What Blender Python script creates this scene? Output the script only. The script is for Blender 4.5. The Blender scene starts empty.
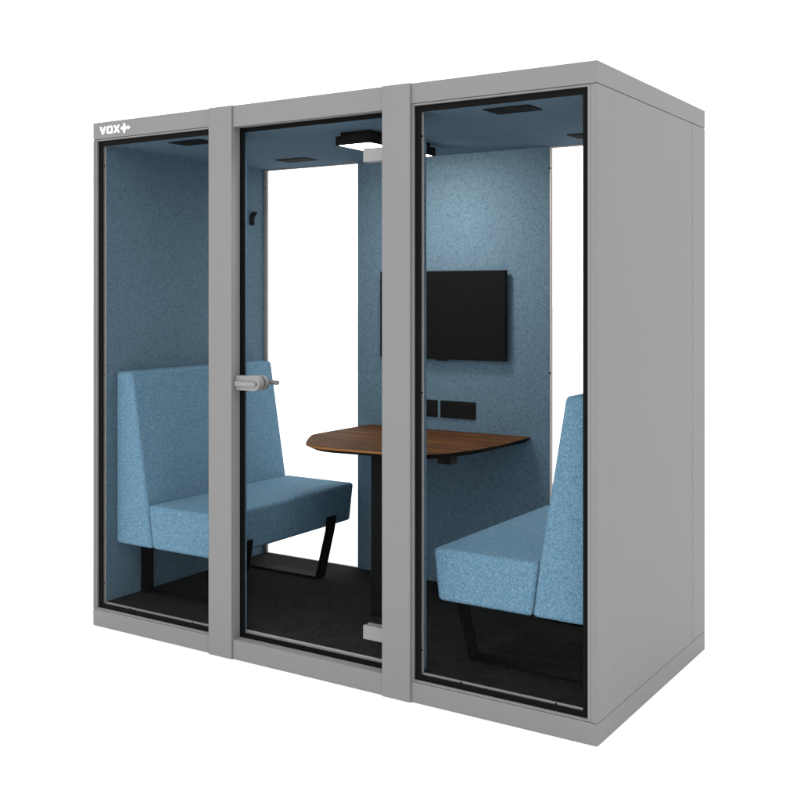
import bpy, bmesh, math
from mathutils import Vector, Matrix

# ------------------------------------------------------------------ camera
SC = bpy.context.scene
COL = SC.collection
F_PX = 1076.0                      # focal length for an 800 px wide picture
cam = bpy.data.cameras.new('camera')
cam.sensor_fit = 'HORIZONTAL'
cam.sensor_width = 36.0
cam.lens = F_PX / 800 * 36
cam.shift_y = -105.5 / 800
cam.clip_start = 0.05
cam.clip_end = 500
camo = bpy.data.objects.new('camera', cam)
COL.objects.link(camo)
camo.location = (3.8565, -3.386, 1.513)
camo.rotation_euler = (math.radians(90), 0, math.atan2(.5417, .8407))
SC.camera = camo

# ------------------------------------------------------------------ world: an even white studio
W = bpy.data.worlds.new('World')
SC.world = W
W.use_nodes = True
W.node_tree.nodes['Background'].inputs[0].default_value = (1, 1, 1, 1)
W.node_tree.nodes['Background'].inputs[1].default_value = 2.1

# ------------------------------------------------------------------ unseen area lights
def area(name, loc, aim, size, power, color=(1, 1, 1), spread=180):
    l = bpy.data.lights.new(name, 'AREA')
    l.shape = 'RECTANGLE'
    l.size, l.size_y = size
    l.energy = power
    l.color = color
    l.spread = math.radians(spread)
    o = bpy.data.objects.new(name, l)
    COL.objects.link(o)
    o.location = loc
    o.rotation_euler = (Vector(aim) - Vector(loc)).to_track_quat('-Z', 'Y').to_euler()
    return o
area('soft_fill', (1.0, -5.0, 2.6), (1.2, .6, 1.0), (3.0, 2.4), 45)
area('soft_fill', (.9, 4.2, 4.4), (.9, 3.6, 0), (5.0, 2.5), 40, spread=100)  # added light, keeps the floor behind the booth white through the rear glass

SC.view_settings.view_transform = 'Standard'
SC.view_settings.look = 'None'
SC.view_settings.exposure = 0.0
SC.view_settings.gamma = 1.0

# ------------------------------------------------------------------ materials
def mat(name):
    m = bpy.data.materials.new(name)
    m.use_nodes = True
    nt = m.node_tree
    return m, nt, nt.nodes['Principled BSDF']
def node(nt, t, **kw):
    n = nt.nodes.new(t)
    for k, v in kw.items():
        setattr(n, k, v)
    return n
def coords(nt, scale=(1, 1, 1), rot=(0, 0, 0)):
    tc = node(nt, 'ShaderNodeTexCoord')
    mp = node(nt, 'ShaderNodeMapping')
    mp.inputs['Scale'].default_value = scale
    mp.inputs['Rotation'].default_value = rot
    nt.links.new(tc.outputs['Object'], mp.inputs[0])
    return mp.outputs[0]
def noise(nt, vec, scale, detail=3, rough=.5, dist=0):
    n = node(nt, 'ShaderNodeTexNoise')
    n.inputs['Scale'].default_value = scale
    n.inputs['Detail'].default_value = detail
    n.inputs['Roughness'].default_value = rough
    n.inputs['Distortion'].default_value = dist
    nt.links.new(vec, n.inputs['Vector'])
    return n.outputs['Fac']
def ramp(nt, fac, stops):
    r = node(nt, 'ShaderNodeValToRGB')
    el = r.color_ramp.elements
    while len(el) < len(stops):
        el.new(.5)
    for e, (p, c) in zip(el, stops):
        e.position = p
        e.color = (*c, 1) if len(c) == 3 else c
    nt.links.new(fac, r.inputs[0])
    return r.outputs['Color']
def mix(nt, a, b, fac, mode='MIX'):
    m = node(nt, 'ShaderNodeMix', data_type='RGBA', blend_type=mode)
    for sock, v in ((m.inputs[0], fac), (m.inputs[6], a), (m.inputs[7], b)):
        if isinstance(v, (int, float)):
            sock.default_value = v
        elif isinstance(v, tuple):
            sock.default_value = (*v, 1)
        else:
            nt.links.new(v, sock)
    return m.outputs[2]
def bump(nt, p, h, strength, dist=.001):
    b = node(nt, 'ShaderNodeBump')
    b.inputs['Strength'].default_value = strength
    b.inputs['Distance'].default_value = dist
    nt.links.new(h, b.inputs['Height'])
    nt.links.new(b.outputs[0], p.inputs['Normal'])

def plain(name, col, rough=.5, metal=0, grain=0, spec=.5, gscale=900):
    m, nt, p = mat(name)
    v = coords(nt)
    n = noise(nt, v, 6, 3)
    c2 = tuple(x * .985 for x in col)
    nt.links.new(ramp(nt, n, [(.3, c2), (.7, col)]), p.inputs['Base Color'])
    p.inputs['Roughness'].default_value = rough
    p.inputs['Metallic'].default_value = metal
    p.inputs['Specular IOR Level'].default_value = spec
    if grain:
        bump(nt, p, noise(nt, v, gscale, 2), grain, .0006)
    return m

M = {}
M['paint'] = plain('grey_powder_coat', (.158, .158, .158), .6, 0, .10, .12)
M['rim'] = plain('grey_frame_paint', (.168, .168, .168), .5, 0, .05, .15)
M['alu'] = plain('brushed_aluminium', (.26, .245, .232), .4, .3)
M['steel'] = plain('satin_steel', (.17, .17, .17), .45, .15)
M['border'] = plain('black_glass_border', (.004, .004, .004), .5, 0, 0, .03)
M['black'] = plain('black_powder_coat', (.004, .004, .004), .7, 0, 0, .05)
M['dark'] = plain('black_plastic', (.005, .005, .005), .5, 0, .05, .06)
M['screen'] = plain('dark_screen', (.004, .004, .004), .45, 0, 0, .03)
M['white'] = plain('white_lettering', (.9, .9, .9), .5)
M['core'] = plain('dark_core', (.09, .09, .09), .8)

# pressed wall felt: soft mottling plus short crossing fibres
def skewed(nt, axes, squeeze):
    tc = node(nt, 'ShaderNodeTexCoord')
    cb = node(nt, 'ShaderNodeCombineXYZ')
    for k, (ax, sq) in enumerate(zip(axes, squeeze)):
        d = node(nt, 'ShaderNodeVectorMath', operation='DOT_PRODUCT')
        v = Vector(ax).normalized() * sq
        d.inputs[1].default_value = v
        nt.links.new(tc.outputs['Object'], d.inputs[0])
        nt.links.new(d.outputs['Value'], cb.inputs[k])
    return cb.outputs[0]
def felt(name, lo, mid, hi):
    m, nt, p = mat(name)
    v = coords(nt)
    n1 = noise(nt, v, 70, 3, .6, .6)
    n2 = noise(nt, skewed(nt, ((1, 1, 1), (1, -1, 0), (1, 1, -2)), (.24, 1, 1)), 120, 2, .55, .4)
    n3 = noise(nt, skewed(nt, ((1, 1, -1), (1, -1, 0), (1, 1, 2)), (.24, 1, 1)), 130, 2, .55, .4)
    n5 = noise(nt, v, 420, 2, .6)
    a = ramp(nt, n1, [(.30, lo), (.5, mid), (.72, hi)])
    f = ramp(nt, n2, [(.36, (.80, .82, .84)), (.47, (1, 1, 1)), (.58, (1, 1, 1)), (.68, (1.10, 1.09, 1.08))])
    g = ramp(nt, n3, [(.36, (.82, .84, .86)), (.46, (1, 1, 1)), (.60, (1, 1, 1)), (.70, (1.09, 1.08, 1.07))])
    h = ramp(nt, n5, [(.3, (.92, .92, .92)), (.7, (1.07, 1.07, 1.07))])
    c = mix(nt, mix(nt, mix(nt, a, f, 1.0, 'MULTIPLY'), g, 1.0, 'MULTIPLY'), h, 1.0, 'MULTIPLY')
    nt.links.new(c, p.inputs['Base Color'])
    p.inputs['Roughness'].default_value = .95
    p.inputs['Specular IOR Level'].default_value = .05
    bump(nt, p, n2, .2, .001)
    return m
M['felt'] = felt('blue_wall_felt', (.071, .114, .151), (.078, .125, .166), (.087, .138, .182))

# melange woven upholstery: light and dark yarn flecks
def weave(name):
    m, nt, p = mat(name)
    v = coords(nt)
    w = node(nt, 'ShaderNodeTexVoronoi')
    w.inputs['Scale'].default_value = 300
    w.inputs['Randomness'].default_value = .9
    nt.links.new(v, w.inputs['Vector'])
    sep = node(nt, 'ShaderNodeSeparateColor')
    nt.links.new(w.outputs['Color'], sep.inputs[0])
    a = ramp(nt, sep.outputs[0], [(.0, (.046, .118, .190)), (.25, (.070, .152, .225)), (.6, (.096, .180, .249)), (.88, (.122, .206, .270)), (1, (.178, .245, .290))])
    n = noise(nt, v, 90, 3, .6)
    b = ramp(nt, n, [(.3, (.94, .95, .95)), (.7, (1.06, 1.05, 1.05))])
    nt.links.new(mix(nt, a, b, 1.0, 'MULTIPLY'), p.inputs['Base Color'])
    p.inputs['Roughness'].default_value = .92
    p.inputs['Specular IOR Level'].default_value = .08
    bump(nt, p, w.outputs['Distance'], .4, .0015)
    return m
M['weave'] = weave('blue_melange_weave')

def carpet():
    m, nt, p = mat('charcoal_carpet')
    v = coords(nt)
    n = noise(nt, v, 130, 4, .75)
    n2 = noise(nt, v, 14, 3)
    a = ramp(nt, n, [(.3, (.0045, .0045, .0045)), (.52, (.013, .0137, .0137)), (.72, (.042, .045, .045))])
    b = ramp(nt, n2, [(.3, (.8, .8, .8)), (.7, (1.1, 1.1, 1.1))])
    nt.links.new(mix(nt, a, b, 1.0, 'MULTIPLY'), p.inputs['Base Color'])
    p.inputs['Roughness'].default_value = 1
    p.inputs['Specular IOR Level'].default_value = .05
    bump(nt, p, n, .7, .003)
    return m
M['carpet'] = carpet()

def wood(name):
    m, nt, p = mat(name)
    n1 = noise(nt, coords(nt, (.5, 26, 26)), 2.0, 5, .62, .35)
    n2 = noise(nt, coords(nt, (3, 190, 190)), 2.0, 3, .6)
    a = ramp(nt, n1, [(.34, (.014, .008, .008)), (.43, (.026, .014, .010)), (.49, (.165, .072, .025)), (.55, (.032, .016, .011)), (.61, (.125, .054, .020)), (.68, (.22, .105, .040))])
    b = ramp(nt, n2, [(.3, (.60, .58, .56)), (.65, (1.12, 1.12, 1.12))])
    nt.links.new(mix(nt, a, b, 1.0, 'MULTIPLY'), p.inputs['Base Color'])
    p.inputs['Roughness'].default_value = .7
    p.inputs['Specular IOR Level'].default_value = .04
    bump(nt, p, n2, .10, .0005)
    return m
M['wood'] = wood('walnut_veneer')
M['edge'] = plain('light_wood_edge', (.19, .084, .026), .6, 0, 0, .1)
M['under'] = plain('dark_underside', (.008, .006, .005), .7, 0, 0, .05)

def glass():
    m = bpy.data.materials.new('clear_glass')
    m.use_nodes = True
    nt = m.node_tree
    nt.nodes.clear()
    out = node(nt, 'ShaderNodeOutputMaterial')
    tr = node(nt, 'ShaderNodeBsdfTransparent')
    tr.inputs[0].default_value = (.988, .990, .991, 1)
    gl = node(nt, 'ShaderNodeBsdfGlossy')
    gl.inputs['Roughness'].default_value = .02
    fr = node(nt, 'ShaderNodeFresnel')
    fr.inputs['IOR'].default_value = 1.04          # anti-reflective coated
    mx = node(nt, 'ShaderNodeMixShader')
    nt.links.new(fr.outputs[0], mx.inputs[0])
    nt.links.new(tr.outputs[0], mx.inputs[1])
    nt.links.new(gl.outputs[0], mx.inputs[2])
    nt.links.new(mx.outputs[0], out.inputs[0])
    return m
M['glass'] = glass()

def lit():
    m, nt, p = mat('lit_lamp_diffuser')
    p.inputs['Base Color'].default_value = (.9, .9, .9, 1)
    p.inputs['Emission Color'].default_value = (1, .95, .88, 1)
    p.inputs['Emission Strength'].default_value = 34.0
    return m
M['lit'] = lit()

def floor_mat():
    m, nt, p = mat('white_studio_floor')
    v = coords(nt)
    nt.links.new(ramp(nt, noise(nt, v, 2, 3), [(.3, (.82, .82, .82)), (.7, (.84, .84, .84))]), p.inputs['Base Color'])
    p.inputs['Roughness'].default_value = .8
    p.inputs['Specular IOR Level'].default_value = .2
    return m
M['floor'] = floor_mat()

# ------------------------------------------------------------------ mesh helpers
def box(bm, x0, x1, y0, y1, z0, z1):
    vs = [bm.verts.new(p) for p in ((x0, y0, z0), (x1, y0, z0), (x1, y1, z0), (x0, y1, z0),
                                    (x0, y0, z1), (x1, y0, z1), (x1, y1, z1), (x0, y1, z1))]
    for f in ((3, 2, 1, 0), (4, 5, 6, 7), (0, 1, 5, 4), (1, 2, 6, 5), (2, 3, 7, 6), (3, 0, 4, 7)):
        bm.faces.new([vs[i] for i in f])
def prism(bm, pts, axis, a, b):
    """extrude a 2-D outline along an axis ('x': pts are (y,z); 'y': (x,z); 'z': (x,y))"""
    def P(p, t):
        return {'x': (t, p[0], p[1]), 'y': (p[0], t, p[1]), 'z': (p[0], p[1], t)}[axis]
    lo = [bm.verts.new(P(p, a)) for p in pts]
    hi = [bm.verts.new(P(p, b)) for p in pts]
    n = len(pts)
    bm.faces.new(lo)
    bm.faces.new(list(reversed(hi)))
    for i in range(n):
        bm.faces.new((lo[i], hi[i], hi[(i + 1) % n], lo[(i + 1) % n]))
def ring(bm, ox0, ox1, oz0, oz1, ix0, ix1, iz0, iz1, y0, y1):
    """one mitred rectangular ring in the xz plane"""
    o = ((ox0, oz0), (ox1, oz0), (ox1, oz1), (ox0, oz1))
    i = ((ix0, iz0), (ix1, iz0), (ix1, iz1), (ix0, iz1))
    V = lambda p, y: bm.verts.new((p[0], y, p[1]))
    of, inf = [V(p, y0) for p in o], [V(p, y0) for p in i]
    ob, inb = [V(p, y1) for p in o], [V(p, y1) for p in i]
    for k in range(4):
        j = (k + 1) % 4
        bm.faces.new((of[k], of[j], inf[j], inf[k]))
        bm.faces.new((ob[j], ob[k], inb[k], inb[j]))
        bm.faces.new((of[j], of[k], ob[k], ob[j]))
        bm.faces.new((inf[k], inf[j], inb[j], inb[k]))
def cyl(bm, p0, p1, r, n=20, r2=None):
    p0, p1 = Vector(p0), Vector(p1)
    d = p1 - p0
    mtx = Matrix.Translation((p0 + p1) / 2) @ d.to_track_quat('Z', 'Y').to_matrix().to_4x4()
    bmesh.ops.create_cone(bm, cap_ends=True, segments=n, radius1=r, radius2=r if r2 is None else r2, depth=d.length, matrix=mtx)

def part(name, bm, m, parent=None, bev=0, seg=2, smooth=False, label=None):
    bmesh.ops.recalc_face_normals(bm, faces=bm.faces[:])
    me = bpy.data.meshes.new(name)
    org = Vector((0, 0, 0))
    if parent is not None:
        org = Vector(parent.get('_org', (0, 0, 0)))
    for v in bm.verts:
        v.co -= org
    bm.to_mesh(me)
    bm.free()
    for mm in (m if isinstance(m, list) else [m]):
        me.materials.append(mm)
    o = bpy.data.objects.new(name, me)
    COL.objects.link(o)
    if parent is not None:
        o.parent = parent
        o['_org'] = list(org)
    if bev:
        b = o.modifiers.new('bevel', 'BEVEL')
        b.width = bev
        b.segments = seg
        b.limit_method = 'ANGLE'
        b.angle_limit = math.radians(40)
        b.harden_normals = True
    if smooth or bev:
        for p in me.polygons:
            p.use_smooth = True
        if not bev:
            me.set_sharp_from_angle(angle=math.radians(40))
    if label:
        o['label'] = label
    return o
def bxpart(name, dims, m, parent, bev=0, **kw):
    bm = bmesh.new()
    box(bm, *dims)
    return part(name, bm, m, parent, bev, **kw)
def thing(name, label, cat, loc, group=None):
    o = bpy.data.objects.new(name, None)
    o.empty_display_size = .1
    COL.objects.link(o)
    o.location = loc
    o['_org'] = list(loc)
    o['label'] = label
    o['category'] = cat
    if group:
        o['group'] = group
    return o
def dup(root, loc, rotz, label):
    r = root.copy()
    COL.objects.link(r)
    r.location = loc
    r.rotation_euler = (0, 0, rotz)
    r['label'] = label
    for ch in list(root.children):
        c = ch.copy()
        COL.objects.link(c)
        c.parent = r
        for g in list(ch.children):
            d = g.copy()
            COL.objects.link(d)
            d.parent = c
    return r

# ------------------------------------------------------------------ the setting
bm = bmesh.new()
s = 120
bm.faces.new([bm.verts.new(p) for p in ((-s, -s, 0), (s, -s, 0), (s, s, 0), (-s, s, 0))])
fl = part('floor', bm, M['floor'])
fl['kind'] = 'structure'
fl['label'] = 'seamless white studio floor'

# ------------------------------------------------------------------ the booth
WX, DY, HZ = 2.461, 1.187, 2.3
XL, XR = .052, 2.409               # felt faces of the side walls
YB = 1.147                         # felt face of the back wall
ZF, ZC = .108, 2.195               # carpet and ceiling
booth = thing('office_booth', 'grey soundproof office booth with glazed front, glass door and blue felt lining', 'office booth', (WX / 2, DY / 2, 0))
PA, PB = (.7205, .848), (1.600, 1.7245)     # the two front pillars

NOTCH = [(XL + .0005, .0345), (PA[1] - .012, .0345), (PA[1] - .012, .0645), (PB[0] + .012, .0645), (PB[0] + .012, .0345), (XR - .0005, .0345), (XR - .0005, YB + .018), (XL + .0005, YB + .018)]
roof = bxpart('roof_panel', (0, WX, 0, DY, 2.225, HZ), M['paint'], booth, .0015)
base = bxpart('base_plinth', (0, WX, 0, DY, .0005, .0745), M['paint'], booth, .0015)
bxpart('roof_core', (.006, WX - .006, .006, DY - .006, 2.2195, 2.2255), M['core'], booth)
bxpart('base_core', (.006, WX - .006, .006, DY - .006, .074, .0785), M['core'], booth)
for x0, x1 in ((0, .0115), (WX - .0245, WX)):
    bxpart('corner_post', (x0, x1, 0, .161, .0765, 2.2228), M['paint'], booth, .0015)
for x0, x1 in ((0, .024), (WX - .024, WX)):
    bxpart('corner_post', (x0, x1, 1.0175, DY, .0765, 2.2228), M['paint'], booth, .0015)
    a, b = (x0 + .0006, x1) if x0 == 0 else (x0, x1 - .0006)
    bxpart('side_panel', (a, b, .1615, 1.0170, .0765, 2.2228), M['paint'], booth, .001)
bxpart('wall_lining', (.0245, XL, .0345, 1.166, .0795, 2.219), M['felt'], booth, .001)
bxpart('wall_lining', (XR, WX - .0245, .0345, 1.166, .0795, 2.219), M['felt'], booth, .001)
bxpart('wall_lining', (.676, 1.752, YB, 1.165, .0795, 2.219), M['felt'], booth, .002)
bxpart('rear_panel', (.680, 1.748, 1.1655, DY, .0765, 2.2228), M['paint'], booth, .0015)
bm = bmesh.new()
prism(bm, NOTCH, 'z', ZC, 2.219)
part('ceiling_panel', bm, M['felt'], booth)
bm = bmesh.new()
prism(bm, NOTCH, 'z', .079, ZF)
part('carpet', bm, M['carpet'], booth)

for (x0, x1), (f0, f1) in zip((PA, PB), ((.712, .8635), (1.606, 1.7485))):
    bxpart('pillar', (x0, x1, -.010, .044, -.0 + .0004, HZ + .0008), M['paint'], booth, .0015)
    bxpart('pillar_lining', (f0, f1, .0605, .0700, ZF + .0005, ZC - .0005), M['felt'], booth, .001)
bxpart('door_header', (PA[1] + .0005, PB[0] - .0005, -.002, .043, 2.2115, HZ + .0004), M['paint'], booth, .0015)
bxpart('door_sill', (PA[1] + .0005, PB[0] - .0005, -.002, .043, .0004, .0815), M['paint'], booth, .0015)
bm = bmesh.new()
box(bm, PA[1] + .001, PB[0] - .001, .0595, .064, .083, .1095)
part('threshold_strip', bm, M['alu'], booth, .0008)

# glazing: rim, black border, pane and the metal strip behind it
def glazing(x0, x1, fx0, fx1, ix0, ix1, sx0, sx1):
    bm = bmesh.new()
    z0, z1, fz0, fz1 = .0768, 2.2222, .0815, 2.2165
    ring(bm, x0, x1, z0, z1, fx0, fx1, fz0, fz1, .0035, .030)
    w = part('window', bm, M['rim'], booth, .001)
    bm = bmesh.new()
    box(bm, fx0 + .0005, fx1 - .0005, .0185, .0265, fz0 + .0005, fz1 - .0005)
    part('pane', bm, M['glass'], w)
    bm = bmesh.new()
    ring(bm, fx0 + .0005, fx1 - .0005, fz0 + .0005, fz1 - .0005, ix0, ix1, .1035, 2.1925, .0155, .0182)
    part('black_border', bm, M['border'], w)
    bm = bmesh.new()
    ring(bm, fx0 + .0005, fx1 - .0005, .080, 2.218, sx0, sx1, .1075, 2.1985, .0268, .0338)
    part('retaining_strip', bm, M['alu'], w, .0006)
    for x in (sx0 - .0045, sx1 + .0045):
        for z in (.191, 1.149, 2.104):
            bm = bmesh.new()
            cyl(bm, (x, .0275, z), (x, .0255, z), .0036, 14)
            part('screw', bm, M['black'], w)
    for t in (.25, .83):
        for z in (.103,):
            x = sx0 + (sx1 - sx0) * t
            bm = bmesh.new()
            cyl(bm, (x, .0275, z), (x, .0255, z), .0036, 14)
            part('screw', bm, M['black'], w)
    return w
glazing(.0125, PA[0] - .0008, .0195, .7135, .0480, .697, .0515, .7065)
glazing(PB[1] + .0010, WX - .0255, 1.7315, 2.4245, 1.7575, 2.4025, 1.7600, 2.4085)

# rear windows
def rear_glazing(x0, x1, tl, tr):
    bm = bmesh.new()
    ring(bm, x0, x1, .0768, 2.2222, x0 + .003, x1 - .003, .0945, 2.2045, 1.1675, 1.1865)
    w = part('rear_window', bm, M['rim'], booth, .001)
    bm = bmesh.new()
    box(bm, x0 + .0035, x1 - .0035, 1.172, 1.180, .095, 2.204)
    part('pane', bm, M['glass'], w)
    bm = bmesh.new()
    box(bm, tl[0], tl[1], 1.150, 1.1635, ZF + .0005, ZC - .0005)
    box(bm, tl[1], tr[0], 1.150, 1.1635, ZC - .0065, ZC - .0005)
    box(bm, tl[1], tr[0], 1.150, 1.1635, ZF + .0005, ZF + .004)
    if tr[1] > tr[0]:
        box(bm, tr[0], tr[1], 1.150, 1.1635, ZF + .0005, ZC - .0005)
    part('retaining_strip', bm, M['alu'], w)
    x = (tl[0] + tl[1]) / 2
    for z in (.2, 1.154, 2.096):
        bm = bmesh.new()
        cyl(bm, (x, 1.1505, z), (x, 1.1485, z), .0045, 14)
        part('screw', bm, M['black'], w)
rear_glazing(.0250, .6795, (XL + .0005, .0715), (.6755, .6755))
rear_glazing(1.7485, WX - .0250, (1.7525, 1.7585), (XR - .02, XR - .0005))

# door: frameless pane with black border, two patch hinges and a lock with levers
bm = bmesh.new()
DX0, DX1 = PA[1] + .001, PB[0] - .001
ring(bm, DX0, DX1, .0785, 2.2175, .8715, 1.577, .1005, 2.1925, .0445, .0478)
door = part('door', bm, M['border'], booth)
bm = bmesh.new()
box(bm, DX0 + .0005, DX1 - .0005, .048, .058, .0825, 2.2105)
part('pane', bm, M['glass'], door)
for z in (.213, 2.052):
    bm = bmesh.new()
    box(bm, 1.487, PB[0] - .001, .0275, .0444, z - .0265, z + .0265)
    box(bm, 1.487, PB[0] - .001, .0582, .070, z - .0265, z + .0265)
    part('hinge', bm, M['steel'], door, .002)
bm = bmesh.new()
hz, hr = 1.147, .031
pts = [(PA[1] + .0012, hz - hr), ]
n = 14
cxh = .949
for i in range(n + 1):
    a = -math.pi / 2 + math.pi * i / n
    pts.append((cxh + hr * math.cos(a), hz + hr * math.sin(a)))
pts.append((PA[1] + .0012, hz + hr))
prism(bm, pts, 'y', .012, .0444)
lock = part('lock', bm, M['steel'], door, .003, 3)
bm = bmesh.new()
cyl(bm, (.8625, .013, hz - .002), (.8625, .002, hz - .002), .0125, 24)
prism(bm, [(.857, hz - .0125), (.957, hz - .0115), (.966, hz - .007), (.966, hz + .003), (.957, hz + .0075), (.857, hz + .0085)], 'y', .001, .010)
part('lever', bm, M['steel'], lock, .002, 3)
bm = bmesh.new()
pts = [(PA[1] + .03, hz - hr)] + [(cxh + hr * math.cos(-math.pi / 2 + math.pi * i / n), hz + hr * math.sin(-math.pi / 2 + math.pi * i / n)) for i in range(n + 1)] + [(PA[1] + .03, hz + hr)]
prism(bm, pts, 'y', .0582, .078)
part('inner_plate', bm, M['steel'], lock, .003, 3)
bm = bmesh.new()
cyl(bm, (.945, .078, hz), (.945, .112, hz), .010, 20)
cyl(bm, (.900, .112, hz), (.998, .112, hz), .0095, 20)
part('inner_lever', bm, M['steel'], lock, .002, 3)

# lettering on the left end of the roof edge
def T(px, py):                      # logo drawn in its own little grid: x 0..43, y 0..12
    return (.0455 + px * .00452, 2.2445 + py * .0031)
bm = bmesh.new()
def glyph(pts):
    prism(bm, [T(*p) for p in pts], 'y', -.0012, .0004)
# V
glyph([(0, 11), (2.6, 11), (4.6, 4.2), (6.5, 11), (9.0, 11), (5.9, 0), (3.3, 0)])
# O
def ringglyph(o, i):
    k = len(o)
    for a in range(k):
        b = (a + 1) % k
        glyph([o[a], o[b], i[b], i[a]])
ringglyph([(11.6, 0), (17.4, 0), (18.8, 1.6), (18.8, 9.4), (17.4, 11), (11.6, 11), (10.2, 9.4), (10.2, 1.6)],
          [(12.9, 2.3), (16.1, 2.3), (16.4, 2.7), (16.4, 8.3), (16.1, 8.7), (12.9, 8.7), (12.6, 8.3), (12.6, 2.7)])
# X
glyph([(20.0, 11), (22.7, 11), (24.5, 7.6), (26.3, 11), (29.0, 11), (26.0, 5.5), (29.0, 0), (26.3, 0), (24.5, 3.4), (22.7, 0), (20.0, 0), (23.0, 5.5)])
# the plus mark made of lozenges
glyph([(34.2, -1.4), (36.2, -1.4), (36.6, 2.5), (37.6, 3.6), (37.6, 7.8), (36.6, 9.0), (36.2, 12.4), (34.2, 12.4), (33.8, 9.0), (32.6, 7.8), (32.6, 3.6), (33.8, 2.5)])
glyph([(29.6, 5.7), (32.4, 8.2), (32.4, 3.2)])
glyph([(37.7, 6.7), (39.2, 6.7), (40.6, 8.6), (43.6, 5.7), (40.6, 2.8), (39.2, 4.7), (37.7, 4.7)])
part('lettering', bm, M['white'], roof)

# ------------------------------------------------------------------ ceiling vents
def vent(x0, x1, y0, y1, label):
    t = thing('ceiling_vent', label, 'vent', ((x0 + x1) / 2, (y0 + y1) / 2, ZC), 'black vents in the booth ceiling')
    bm = bmesh.new()
    zz = ZC - .0045
    o = [(x0, y0), (x1, y0), (x1, y1), (x0, y1)]
    r = .012
    box(bm, x0, x1, y0, y0 + r, zz, ZC - .0004)
    box(bm, x0, x1, y1 - r, y1, zz, ZC - .0004)
    box(bm, x0, x0 + r, y0 + r, y1 - r, zz, ZC - .0004)
    box(bm, x1 - r, x1, y0 + r, y1 - r, zz, ZC - .0004)
    part('frame', bm, M['black'], t)
    bm = bmesh.new()
    k = 7
    for i in range(k):
        y = y0 + r + (y1 - y0 - 2 * r) * (i + .5) / k
        box(bm, x0 + r, x1 - r, y - .004, y + .004, zz + .0008, ZC - .0008)
    part('grille', bm, M['black'], t)
vent(.387, .570, .090, .205, 'black ceiling vent above the left bench, just behind the left front window')
vent(.387, .570, .835, .949, 'black ceiling vent above the left bench, near the rear glass')
vent(1.975, 2.157, .096, .216, 'black ceiling vent above the right bench, just behind the right front window')
vent(1.975, 2.157, .842, .962, 'black ceiling vent above the right bench, near the rear glass')

# ------------------------------------------------------------------ ceiling lamp
t = thing('ceiling_lamp', 'black box ceiling lamp with glowing white underside over the table', 'lamp', (1.279, .509, ZC))
bm = bmesh.new()
box(bm, 1.200, 1.351, .275, .752, 2.177, ZC - .0004)
part('mounting_plate', bm, M['black'], t, .002)
bm = bmesh.new()
x0, x1, y0, y1 = 1.188, 1.363, .258, .780
box(bm, x0, x1, y0, y1, 2.148, 2.1768)
for d in ((x0, x1, y0, y0 + .005), (x0, x1, y1 - .005, y1), (x0, x0 + .005, y0 + .005, y1 - .005), (x1 - .005, x1, y0 + .005, y1 - .005)):
    box(bm, *d, 2.138, 2.148)
part('housing', bm, M['black'], t, 0)
bxpart('diffuser', (x0 + .0055, x1 - .0055, y0 + .0055, y1 - .0055, 2.1405, 2.1478), M['lit'], t)
wash = area('added_wall_wash', (1.275, .60, 2.1365), (1.285, 1.147, 1.80), (.15, .22), 8.0, (1, .91, .80), 150)  # added light tilted at the back wall, brightens it beyond the diffuser's glow

# ------------------------------------------------------------------ benches
BL = 1.0                           # bench length
bx, by = .0535, .5875              # back edge and middle of the left bench
t = thing('bench', 'blue woven bench with high back against the left wall of the booth', 'bench', (bx + .3, by, ZF), 'blue benches in the booth')
ya, yb = by - BL / 2, by + BL / 2
bm = bmesh.new()
prism(bm, [(bx, .366), (bx + .2315, .366), (bx + .204, .56), (bx + .102, 1.160), (bx, 1.160)], 'y', ya, yb)
part('backrest', bm, M['weave'], t, .016, 5)
bm = bmesh.new()
prism(bm, [(bx + .2335, .366), (bx + .622, .366), (bx + .645, .561), (bx + .206, .561)], 'y', ya, yb)
part('seat', bm, M['weave'], t, .018, 6)
for yc in (by - .315, by + .315):
    w = .036
    prof = [(bx + .010, .365), (bx + .010, ZF + .0005), (bx + .562, ZF + .0005), (bx + .6255, .358), (bx + .637, .412), (bx + .645, .410), (bx + .6355, .356),
            (bx + .570, ZF + .0005)]
    # closed flat-bar loop: upright by the wall, runner on the carpet, leaning front bar
    outer = [(bx + .008, .3655), (bx + .008, ZF + .0005), (bx + .571, ZF + .0005), (bx + .6325, .352), (bx + .6425, .418)]
    inner = [(bx + .018, .3655), (bx + .018, ZF + .0105), (bx + .563, ZF + .0105), (bx + .6235, .352), (bx + .6325, .419)]
    bm = bmesh.new()
    ov = [[bm.verts.new((p[0], yy, p[1])) for p in outer] for yy in (yc - w, yc + w)]
    iv = [[bm.verts.new((p[0], yy, p[1])) for p in inner] for yy in (yc - w, yc + w)]
    for k in range(4):
        bm.faces.new((ov[0][k], ov[0][k + 1], iv[0][k + 1], iv[0][k]))
        bm.faces.new((ov[1][k + 1], ov[1][k], iv[1][k], iv[1][k + 1]))
        bm.faces.new((ov[0][k], ov[1][k], ov[1][k + 1], ov[0][k + 1]))
        bm.faces.new((iv[0][k + 1], iv[1][k + 1], iv[1][k], iv[0][k]))
    for e in (0, 4):
        bm.faces.new((ov[0][e], iv[0][e], iv[1][e], ov[1][e]))
    part('leg', bm, M['black'], t, .0015)
dup(t, (WX - bx - .3, by, ZF), math.pi, 'blue woven bench with high back against the right wall of the booth')

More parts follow.
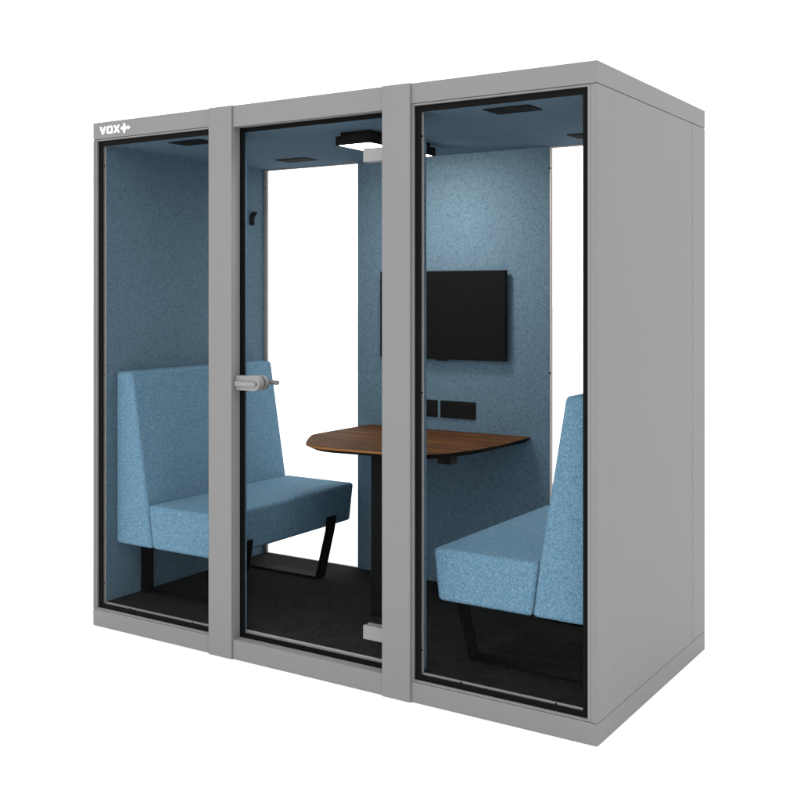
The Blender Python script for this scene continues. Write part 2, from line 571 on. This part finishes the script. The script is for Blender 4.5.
# ------------------------------------------------------------------ table
zt = .853
t = thing('table', 'walnut boat-shaped table on a black column, fixed to the felt back wall between the benches', 'table', (1.205, .7, ZF))
ctrl = [(.7475, .95), (.747, .72), (.765, .64), (.866, .474), (.925, .405), (1.03, .360), (1.18, .366), (1.33, .383), (1.49, .412), (1.562, .465), (1.598, .53), (1.637, .677), (1.654, .85), (1.657, 1.04)]
full = [(.752, YB - .001)] + ctrl + [(1.658, YB - .001)]
out = []
for i in range(len(full) - 1):
    p0 = Vector(full[max(i - 1, 0)]); p1 = Vector(full[i]); p2 = Vector(full[i + 1]); p3 = Vector(full[min(i + 2, len(full) - 1)])
    for k in range(8):
        u = k / 8
        out.append(.5 * ((2 * p1) + (-p0 + p2) * u + (2 * p0 - 5 * p1 + 4 * p2 - p3) * u * u + (-p0 + 3 * p1 - 3 * p2 + p3) * u ** 3))
out.append(Vector(full[-1]))
cen = Vector((1.215, .80))
def thick(x):                      # the edge thins towards the right end
    u = min(max((x - 1.36) / .16, 0), 1)
    return .0105 * (1 - u) + .0025 * u
def loop(z, ins, edge=False):
    r = []
    for p in out:
        if edge:
            z = zt - thick(p.x)
        d = p - cen
        q = p - d.normalized() * ins
        q.y = min(q.y, YB - .001)
        if p.y > YB - .01:
            q.y = YB - .001
        r.append((q.x, q.y, z))
    return r
bm = bmesh.new()
Ls = [[bm.verts.new(p) for p in loop(*a)] for a in ((zt, .0015), (zt - .0015, 0), (zt - .0105, 0, True), (zt - .027, .035))]
n = len(out)
hub = bm.verts.new((1.2, .85, zt))
for k in range(n):
    bm.faces.new((hub, Ls[0][k], Ls[0][(k + 1) % n])).material_index = 0
f = bm.faces.new(list(reversed(Ls[3])))
f.material_index = 2
for a in range(3):
    for k in range(n):
        j = (k + 1) % n
        bm.faces.new((Ls[a][k], Ls[a][j], Ls[a + 1][j], Ls[a + 1][k])).material_index = 0 if a == 0 else (1 if a == 1 else 2)
top = part('tabletop', bm, [M['wood'], M['edge'], M['under']], t, smooth=True)
for p in top.data.polygons:
    p.use_smooth = abs(p.normal.z) < .9
bxpart('column', (1.187, 1.267, .522, .662, ZF + .0065, zt - .028), M['black'], t, .002)
bxpart('foot_plate', (1.180, 1.274, .514, .670, ZF + .0005, ZF + .0065), M['black'], t, .001)
bxpart('switch_box', (1.478, 1.548, .600, .655, zt - .067, zt - .0282), M['dark'], t, .002)

# ------------------------------------------------------------------ monitor, sockets, hook
t = thing('wall_monitor', 'flat black television screen mounted on the blue felt back wall above the table', 'television', (1.1965, 1.13, 1.2))
bxpart('casing', (.845, 1.549, 1.1035, 1.124, 1.2015, 1.6295), M['dark'], t, .002)
bxpart('screen', (.848, 1.546, 1.1015, 1.1034, 1.206, 1.6265), M['screen'], t, .0005)
bxpart('sensor', (1.168, 1.230, 1.104, 1.116, 1.1945, 1.2012), M['dark'], t, .001)
bxpart('wall_bracket', (1.05, 1.35, 1.1242, YB - .0004, 1.32, 1.52), M['black'], t)

def socket(x0, x1, label):
    z0, z1 = .9155, .998
    t = thing('wall_socket', label, 'socket', ((x0 + x1) / 2, YB, (z0 + z1) / 2), 'black socket plates above the table')
    bxpart('plate', (x0, x1, 1.1375, YB - .0004, z0, z1), M['dark'], t, .002)
    k = 3
    for i in range(k):
        xc = x0 + (x1 - x0) * (i + .5) / k
        zc = (z0 + z1) / 2
        bm = bmesh.new()
        ring(bm, xc - .024, xc + .024, zc - .024, zc + .024, xc - .021, xc + .021, zc - .021, zc + .021, 1.1362, 1.1374)
        for dx, dz in ((-.008, .004), (.008, .004), (0, -.009)):
            cyl(bm, (xc + dx, 1.1366, zc + dz), (xc + dx, 1.1374, zc + dz), .0032, 10)
        part('outlet', bm, M['black'], t)
socket(.962, 1.156, 'black wall socket plate partly hidden behind the right front pillar, left of its twin')
socket(1.175, 1.369, 'black wall socket plate fully in view over the table, right of its twin')

t = thing('coat_hook', 'small bent black coat hook on the left felt wall near the rear glass', 'hook', (XL, 1.045, 1.92))
bm = bmesh.new()
prism(bm, [(XL + .0004, 1.888), (XL + .007, 1.888), (XL + .007, 1.928), (XL + .028, 1.955), (XL + .021, 1.961), (XL + .0004, 1.934)], 'y', 1.028, 1.062)
part('hook_plate', bm, M['black'], t, .001)
bm = bmesh.new()
cyl(bm, (XL + .0072, 1.045, 1.905), (XL + .009, 1.045, 1.905), .004, 12)
part('screw', bm, M['dark'], t)

for o in bpy.data.objects:
    if '_org' in o:
        del o['_org']
